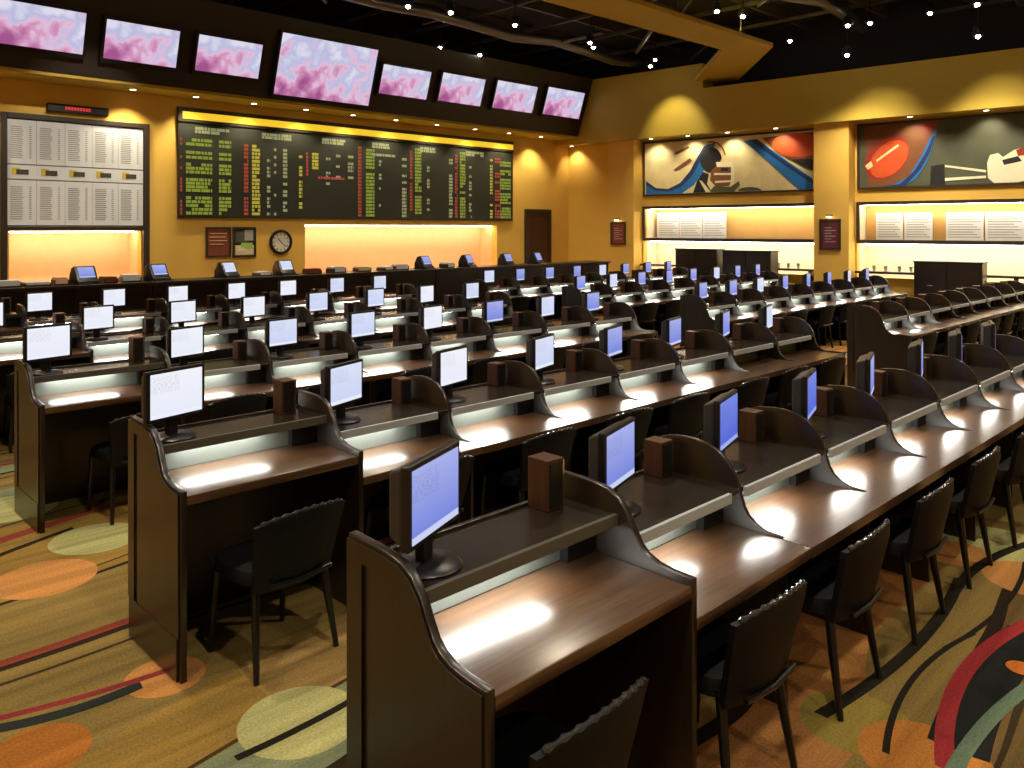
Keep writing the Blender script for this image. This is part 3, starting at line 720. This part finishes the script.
# ------------------------------------------------------------------ downlights
def downlight(name, loc, label, group, power, aim, col=(1, .84, .55), angle=1.9):
    o = empty(name, loc); tag(o, label, 'ceiling light', group)
    MB().lathe([(.055, .0), (.085, .0), (.09, -.012), (.06, -.014), (.055, -.004)], 18).build('trim_ring', 'header_yellow', o, smooth=True)
    MB().lathe([(.001, -.004), (.054, -.004), (.05, -.016), (.001, -.022)], 18).build('lens', 'downlight', o, smooth=True)
    light('bulb', 'SPOT', (0, 0, -.05), power, col, o, aim=(aim[0], aim[1], aim[2]), angle=angle, blend=.8, size=.05)
for i, px in enumerate((-40, 133, 196, 254, 306, 353, 396, 437, 475, 509, 541)):
    p = on_y(px, 100, 16.05)
    downlight('recessed_downlight', (p.x, 16.05, FB.z-.061), f'small recessed downlight under the television fascia, {ORD[10-i]} from the mural wall', 'downlights under the television fascia', 130, (0, .12, -1.2))
for i, s in enumerate((.35, 3.2, 4.35, 5.5, 6.8, 9.9, 11.4, 12.9, 14.3)):
    p = W(s, .42 if s > 1 else .3, 4.559)
    v = W(s, -.1, 3.4)-p
    downlight('recessed_downlight', p, f'small recessed downlight above the murals, {ORD[i]} from the back wall', 'downlights above the murals', 45, v)

# ------------------------------------------------------------------ murals, plaques, fittings on the right wall
def mural(name, s0, s1, z0_, z1_, base, label, shapes):
    o = empty(name, W(s0, 0, z0_)); tag(o, label, 'mural')
    inv = -W(s0, 0, z0_)
    def wb_(a, b, n0, n1, c, d, nm, m, par):
        mb = MB(); wbox(mb, a, b, n0, n1, c, d); mb.v = [tuple(Vector(v)+inv) for v in mb.v]; return mb.build(nm, m, par)
    cv = wb_(s0+.05, s1-.05, .004, .03, z0_+.05, z1_-.05, 'canvas', base, o)
    for a, b, c, d in ((s0, s1, z0_, z0_+.05), (s0, s1, z1_-.05, z1_), (s0, s0+.05, z0_+.05, z1_-.05), (s1-.05, s1, z0_+.05, z1_-.05)): wb_(a, b, .004, .06, c, d, 'frame_rail', 'frame_dark', o)
    for i, (m, pts) in enumerate(shapes):
        n0 = .0302+.0012*i
        pl = []
        for px, py in pts:
            p = on_plane(px, py, W(0, n0, 0), ND)-P0; s = min(max(p.dot(SD), s0+.055), s1-.055); z = min(max(p.z, z0_+.055), z1_-.055); pl.append((s, z))
        mb = MB(); mb.prism(pl, n0, n0+.001, lambda u, v, w: W(u, w, v)+inv); mb.build('painted_shape', m, o)
def arc(cx, cy, rx, ry, a0, a1, n=14): return [(cx+rx*math.cos(math.radians(a0+(a1-a0)*k/n)), cy+ry*math.sin(math.radians(a0+(a1-a0)*k/n))) for k in range(n+1)]
def tilt(cx, cy, a, b, n=18, r=-.75): return [(cx+a*math.cos(q)*math.cos(r)-b*math.sin(q)*math.sin(r), cy+a*math.cos(q)*math.sin(r)+b*math.sin(q)*math.cos(r)) for q in [2*math.pi*k/n for k in range(n)]]
mural('sports_mural', S1+.02, S2, 2.97, 4.52, 'cream_paint', 'long framed cream mural with blue ribbons and a helmeted player', [
    ('blue_paint', [(646, 183), (656, 190), (668, 191), (680, 186), (690, 174), (698, 158), (706, 145), (716, 142), (711, 155), (703, 172), (694, 185), (682, 194), (664, 197), (646, 196)]),
    ('navy_paint', [(646, 181), (656, 188), (668, 189), (680, 183), (690, 171), (698, 156), (704, 146), (708, 146), (700, 162), (692, 176), (681, 187), (668, 191.5), (655, 190.5), (646, 185)]),
    ('dark_paint', [(693, 193), (697, 181), (703, 172), (709, 174), (707, 184), (712, 193)]),
    ('dark_paint', arc(711, 160, 11, 13, 90, 350)+[(719, 165), (714, 172)]),
    ('brown_paint', [(711, 171), (717, 165), (731, 166), (733, 176), (729, 186), (716, 187), (710, 180)]),
    ('white_paint', [(716, 162), (731, 162), (734, 167), (717, 167)]), ('white_paint', [(714, 173), (734, 173), (734, 175), (714, 175)]), ('white_paint', [(715, 181), (733, 180), (732, 182), (715, 183)]), ('white_paint', [(731, 166), (734, 166), (734, 186), (731, 186)]), ('dark_paint', [(721, 168), (728, 168), (728, 171), (721, 171)]),
    ('grey_paint', [(709, 193), (714, 186), (730, 187), (739, 181), (740, 185), (734, 193)]),
    ('white_paint', [(699, 180), (702, 181), (711, 193), (706, 193)]),
    ('brown_paint', [(674, 153), (688, 146), (690, 148), (676, 155)]), ('brown_paint', [(673, 170), (690, 158), (692, 161), (676, 171)]),
    ('brown_paint', arc(712, 158, 14, 17, 250, 350)+arc(712, 158, 12.5, 15.5, 350, 250)),
    ('blue_paint', [(743, 141), (757, 139), (772, 150), (790, 163), (813, 179), (813, 191), (800, 192), (786, 178), (768, 161)]),
    ('navy_paint', [(750, 140), (756, 139), (774, 153), (792, 166), (813, 180), (813, 184), (790, 169), (770, 155)]),
    ('dark_paint', [(786, 157), (813, 159), (813, 170), (802, 166)]),
    ('brown_paint', [(762, 138), (790, 134), (813, 132), (813, 158), (790, 160), (775, 150)]),
    ('orange_paint', arc(797, 145, 25, 12, 20, 200)+arc(797, 143, 24, 10, 200, 380)),
    ('grey_paint', arc(750, 191, 12, 4, 180, 360)),
])
mural('sports_mural', S3+.02, S4, 2.97, 4.52, 'grey_paint', 'long framed dark mural with an orange ball, blue ribbon and pale racing car', [
    ('brown_paint', [(864, 126), (940, 118), (925, 160), (905, 184), (868, 189)]),
    ('red_paint', tilt(887, 158, 26, 18)),
    ('orange_paint', tilt(889, 159, 23, 14.5)), ('cream_paint', [(876, 160), (898, 144), (899, 146), (877, 162)]),
    ('cream_paint', [(865, 166), (871, 161), (873, 166), (868, 170)]),
    ('red_paint', arc(927, 125, 8, 6, 0, 340)),
    ('blue_paint', [(866, 189), (890, 187), (908, 177), (921, 157), (930, 138), (937, 128), (934, 142), (928, 160), (917, 178), (904, 190), (880, 191)]),
    ('navy_paint', [(880, 190), (900, 184), (915, 170), (926, 152), (933, 136), (935, 136), (930, 152), (920, 170), (905, 186), (892, 190)]),
    ('dark_paint', [(931, 166), (944, 164), (945, 185), (930, 186)]),
    ('white_paint', [(945, 165), (986, 170), (986, 172.5), (945, 167)]), ('white_paint', [(945, 178), (986, 175.5), (986, 178), (945, 181)]),
    ('white_paint', [(987, 163), (990, 155), (998, 153), (1003, 157), (1014, 150), (1024, 147), (1060, 148), (1060, 188), (994, 187), (988, 178)]),
    ('dark_paint', [(1002, 160), (1018, 156), (1022, 161), (1004, 165)]), ('red_paint', [(1016, 150), (1030, 144), (1034, 154), (1018, 156)]),
    ('dark_paint', arc(1024, 188, 9, 7, 180, 360)),
])
def wthing(name, label, cat, s, n, z, group=None):
    o = empty(name, W(s, n, z), math.atan2(SD.y, SD.x)); return tag(o, label, cat, group)     # local x along the wall, local -y ... into the room
def sgn(): return -1 if Vector((-SD.y, SD.x, 0)).dot(ND) < 0 else 1
K = sgn()
def lbox(x0, x1, n0, n1, z0_, z1_, mb=None): return (mb or MB()).box(x0, x1, min(K*n0, K*n1), max(K*n0, K*n1), z0_, z1_)
for (px0, px1, py0, py1, lab) in ((611, 626, 222, 245, 'dark plaque on the pilaster next to the back corner'), (820, 841, 219, 250, 'purple framed plaque on the pilaster between the two murals')):
    a = on_plane(px0, py0, W(0, .45, 0), ND); b = on_plane(px1, py1, W(0, .45, 0), ND)
    s0, s1 = (a-P0).dot(SD), (b-P0).dot(SD)
    o = wthing('wall_plaque', lab, 'plaque', s0, .451, b.z)
    w_, h_ = s1-s0, a.z-b.z
    f = MB()
    for q in ((0, w_, 0, .05), (0, w_, h_-.05, h_), (0, .05, .05, h_-.05), (w_-.05, w_, .05, h_-.05)): lbox(q[0], q[1], 0, .04, q[2], q[3], f)
    f.build('frame', 'frame_dark', o); lbox(.05, w_-.05, 0, .02, .05, h_-.05).build('print', 'poster_purple' if px0 > 700 else 'poster_maroon', o)
    tx = MB()
    for k in range(6): lbox(.12, w_-.12-.1*(k % 2), .0205, .0225, h_*(.25+.09*k), h_*(.25+.09*k)+.02, tx)
    tx.build('print_lines', 'ink_grey', o)
    l = lbox(w_/2-.05, w_/2+.05, .0, .13, h_+.06, h_+.1).build('lamp_arm', 'frame_dark', o); lbox(w_/2-.05, w_/2+.05, .06, .12, h_+.035, h_+.06).build('lamp_lens', 'downlight', l)
# sheets standing in the upper alcove shelves
gp = 'printed sheets in the upper lit alcoves'
def sheet(s0, s1, z1_, m, where, idx):
    o = wthing('betting_sheet', f'printed betting sheet {where}, {ORD[idx]} from the back wall end', 'sheet', s0, -.5, 1.781, gp)
    w_ = s1-s0
    lbox(0, w_, -.02, 0, 0, z1_-1.78).build('board', m, o)
    tx = MB()
    for k in range(9): lbox(.05, w_-.05-(k % 3)*.1*w_, .0005, .002, (z1_-1.78)*(.1+.09*k), (z1_-1.78)*(.1+.09*k)+.02, tx)
    tx.build('print_lines', 'ink_yellow' if m == 'niche_cream' else 'ink_grey', o)
s = 2.85; k = 0
while s < 5.0: sheet(s, s+.7, 2.5, 'paper', 'standing under the player mural', k); s += .73; k += 1
s = 8.9; k = 0
for w_ in (.6, .6, .06, .75, .75, .4, .5, .6, .75, .75, .6):
    if w_ > .1:
        sheet(s, s+w_, 2.42, 'paper', 'standing under the racing car mural', k); k += 1
    s += w_+.035 if w_ > .1 else .25
# dark cabinets and clutter in front of the lower alcoves
for (px0, px1, ztop, lab) in ((680, 721, 1.52, 'dark low cabinet before the lit alcove under the player mural, nearer the back corner'), (727, 775, 1.5, 'dark low cabinet before the lit alcove under the player mural, nearer the plaque pilaster'), (917, 985, 1.34, 'wide dark cabinet before the lit alcove under the racing car mural')):
    a = on_plane(px0, 260, W(0, .5, 0), ND); b = on_plane(px1, 260, W(0, .5, 0), ND); s0, s1 = (a-P0).dot(SD), (b-P0).dot(SD); w_ = s1-s0
    o = wthing('low_cabinet', lab, 'cabinet', s0, .3, 0)
    lbox(0, w_, 0, .45, .06, ztop-.03).build('body', 'counter_dark', o, bevel=.005); lbox(-.02, w_+.02, -.01, .47, ztop-.03, ztop).build('top', 'counter_dark', o, bevel=.005); lbox(.04, w_-.04, .04, .41, 0, .06).build('plinth', 'black_plastic', o)
    nd = 2 if w_ < 2 else 4
    for k in range(nd):
        d_ = lbox(w_*k/nd+.015, w_*(k+1)/nd-.015, .4505, .468, .1, ztop-.06).build('door', 'counter_dark', o, bevel=.003)
        lbox(w_*(k+.5)/nd-.05, w_*(k+.5)/nd+.05, .469, .485, ztop*.6, ztop*.6+.02).build('handle', 'chrome', d_)
# counter slab at the lower alcoves with small bottles
for a, b, lab in ((S1, S2, 'dark ledge counter along the lit alcove under the player mural'), (S3, S4, 'dark ledge counter along the lit alcove under the racing car mural')):
    o = wthing('ledge_counter', lab, 'counter', a, 0, 0)
    lbox(.02, b-a-.02, .004, .24, 1.0, 1.05).build('top', 'counter_dark', o, bevel=.006)
    for k in range(5): lbox(.1+(b-a-.3)*k/4, .18+(b-a-.3)*k/4, .02, .18, 0.0, 1.0).build('bracket_leg', 'counter_dark', o)
bp_ = None
for i, s in enumerate((6.2, 6.5, 6.75, 7.0, 7.25, 9.05, 9.3, 9.6, 9.85)):
    if bp_ is None:
        o = empty('paper_cup'); MB().lathe([(.001, 0), (.03, 0), (.042, .12), (.044, .122), (.001, .118)], 14).build('cup', 'paper', o, smooth=True); MB().lathe([(.001, .1225), (.045, .1225), (.045, .13), (.001, .134)], 14).build('lid', 'black_plastic', o, smooth=True); bp_ = o
    else: o = copy_tree(bp_)
    o.location = W(s, .12, 1.051)
    tag(o, 'small white cup with dark lid on ledge under the ' + ('player' if i < 5 else 'car') + f' mural, {ORD[i if i < 5 else i-5]} along', 'cup', 'cups on the ledge counters')

# ------------------------------------------------------------------ ceiling spotlights
def make_spot(stem=.72):
    o = empty('ceiling_spotlight')
    MB().tube([(0, 0, .1), (0, 0, stem)], .015, 8).build('stem', 'black_ceiling', o)
    MB().lathe([(.03, .14), (.08, .1), (.095, .0), (.088, -.06), (.08, -.06), (.07, 0.0), (.02, .02)], 16).build('housing', 'black_plastic', o, smooth=True)
    MB().lathe([(.001, -.045), (.036, -.05), (.044, -.075), (.032, -.1), (.001, -.11)], 14).build('bulb', 'spot_glow', o, smooth=True)
    return o
sp = None; SZ = 6.5
spots = [(717, 8), (847, 52), (978, 33), (790, 38), (930, 10), (870, 20), (590, 40), (515, 22), (408, 3), (290, 18), (655, 57), (230, 5), (395, 38), (440, 45), (480, 52)]
locs = [on_z(px, py, 5.9 if px in (847, 978) else SZ) for px, py in spots]
for gx in (-3, 1.5, 6, 10.5, 15):  # regular grid of extra spotlights, added as light sources for the room
    for gy in (-3.5, .5, 4.5, 8.5, 12.5): locs.append(Vector((gx, gy, SZ)))
for i, p in enumerate(locs):
    if sp is None: o = sp = make_spot()
    elif p.z < 6.2: o = make_spot(1.3)
    else: o = copy_tree(sp)
    o.location = p
    wh = 'in front of the television fascia' if p.y > 10.2 and p.x < 15 else 'on the mural side of the room' if p.x > 13 else 'as added light above the first carrel rows' if p.y > 4 else 'as added light over the open carpet aisle'
    tag(o, f'small black spotlight hanging from the dark open ceiling {wh}', 'spotlight', 'ceiling spotlights')
    if i >= len(spots) or i < 3:
        light('beam', 'SPOT', (p.x, p.y, p.z-.16), 480, (1, .86, .64), aim=(p.x+.1, p.y, 0), angle=2.0, blend=.7, size=.12)
# accent spots grazing the header
for s, n, zt_, pw, an in ((4.1, 1.9, 4.5, 190, 1.15), (9.35, 2.8, 4.0, 200, .85), (11.7, 2.8, 4.0, 200, .85), (14.2, 2.8, 4.0, 200, .85)):
    p = W(s, n, 6.3); o = copy_tree(sp); o.location = p; tag(o, 'small black spotlight hanging beside the yellow header', 'spotlight', 'spotlights beside the header')
    light('beam', 'SPOT', p-Vector((0, 0, .16)), pw, (1, .86, .52), aim=W(s, .62, zt_), angle=an, blend=.7, size=.05)

# added spotlight, put in to brighten the white sheet board
p = Vector((4.6, 12.6, 6.5)); o = copy_tree(sp); o.location = p; tag(o, 'small black spotlight added to brighten the white sheet board', 'spotlight', 'ceiling spotlights')
light('beam', 'SPOT', p-Vector((0, 0, .16)), 420, (1, .9, .74), aim=(4.6, YB, 3.0), angle=.75, blend=.6, size=.06)
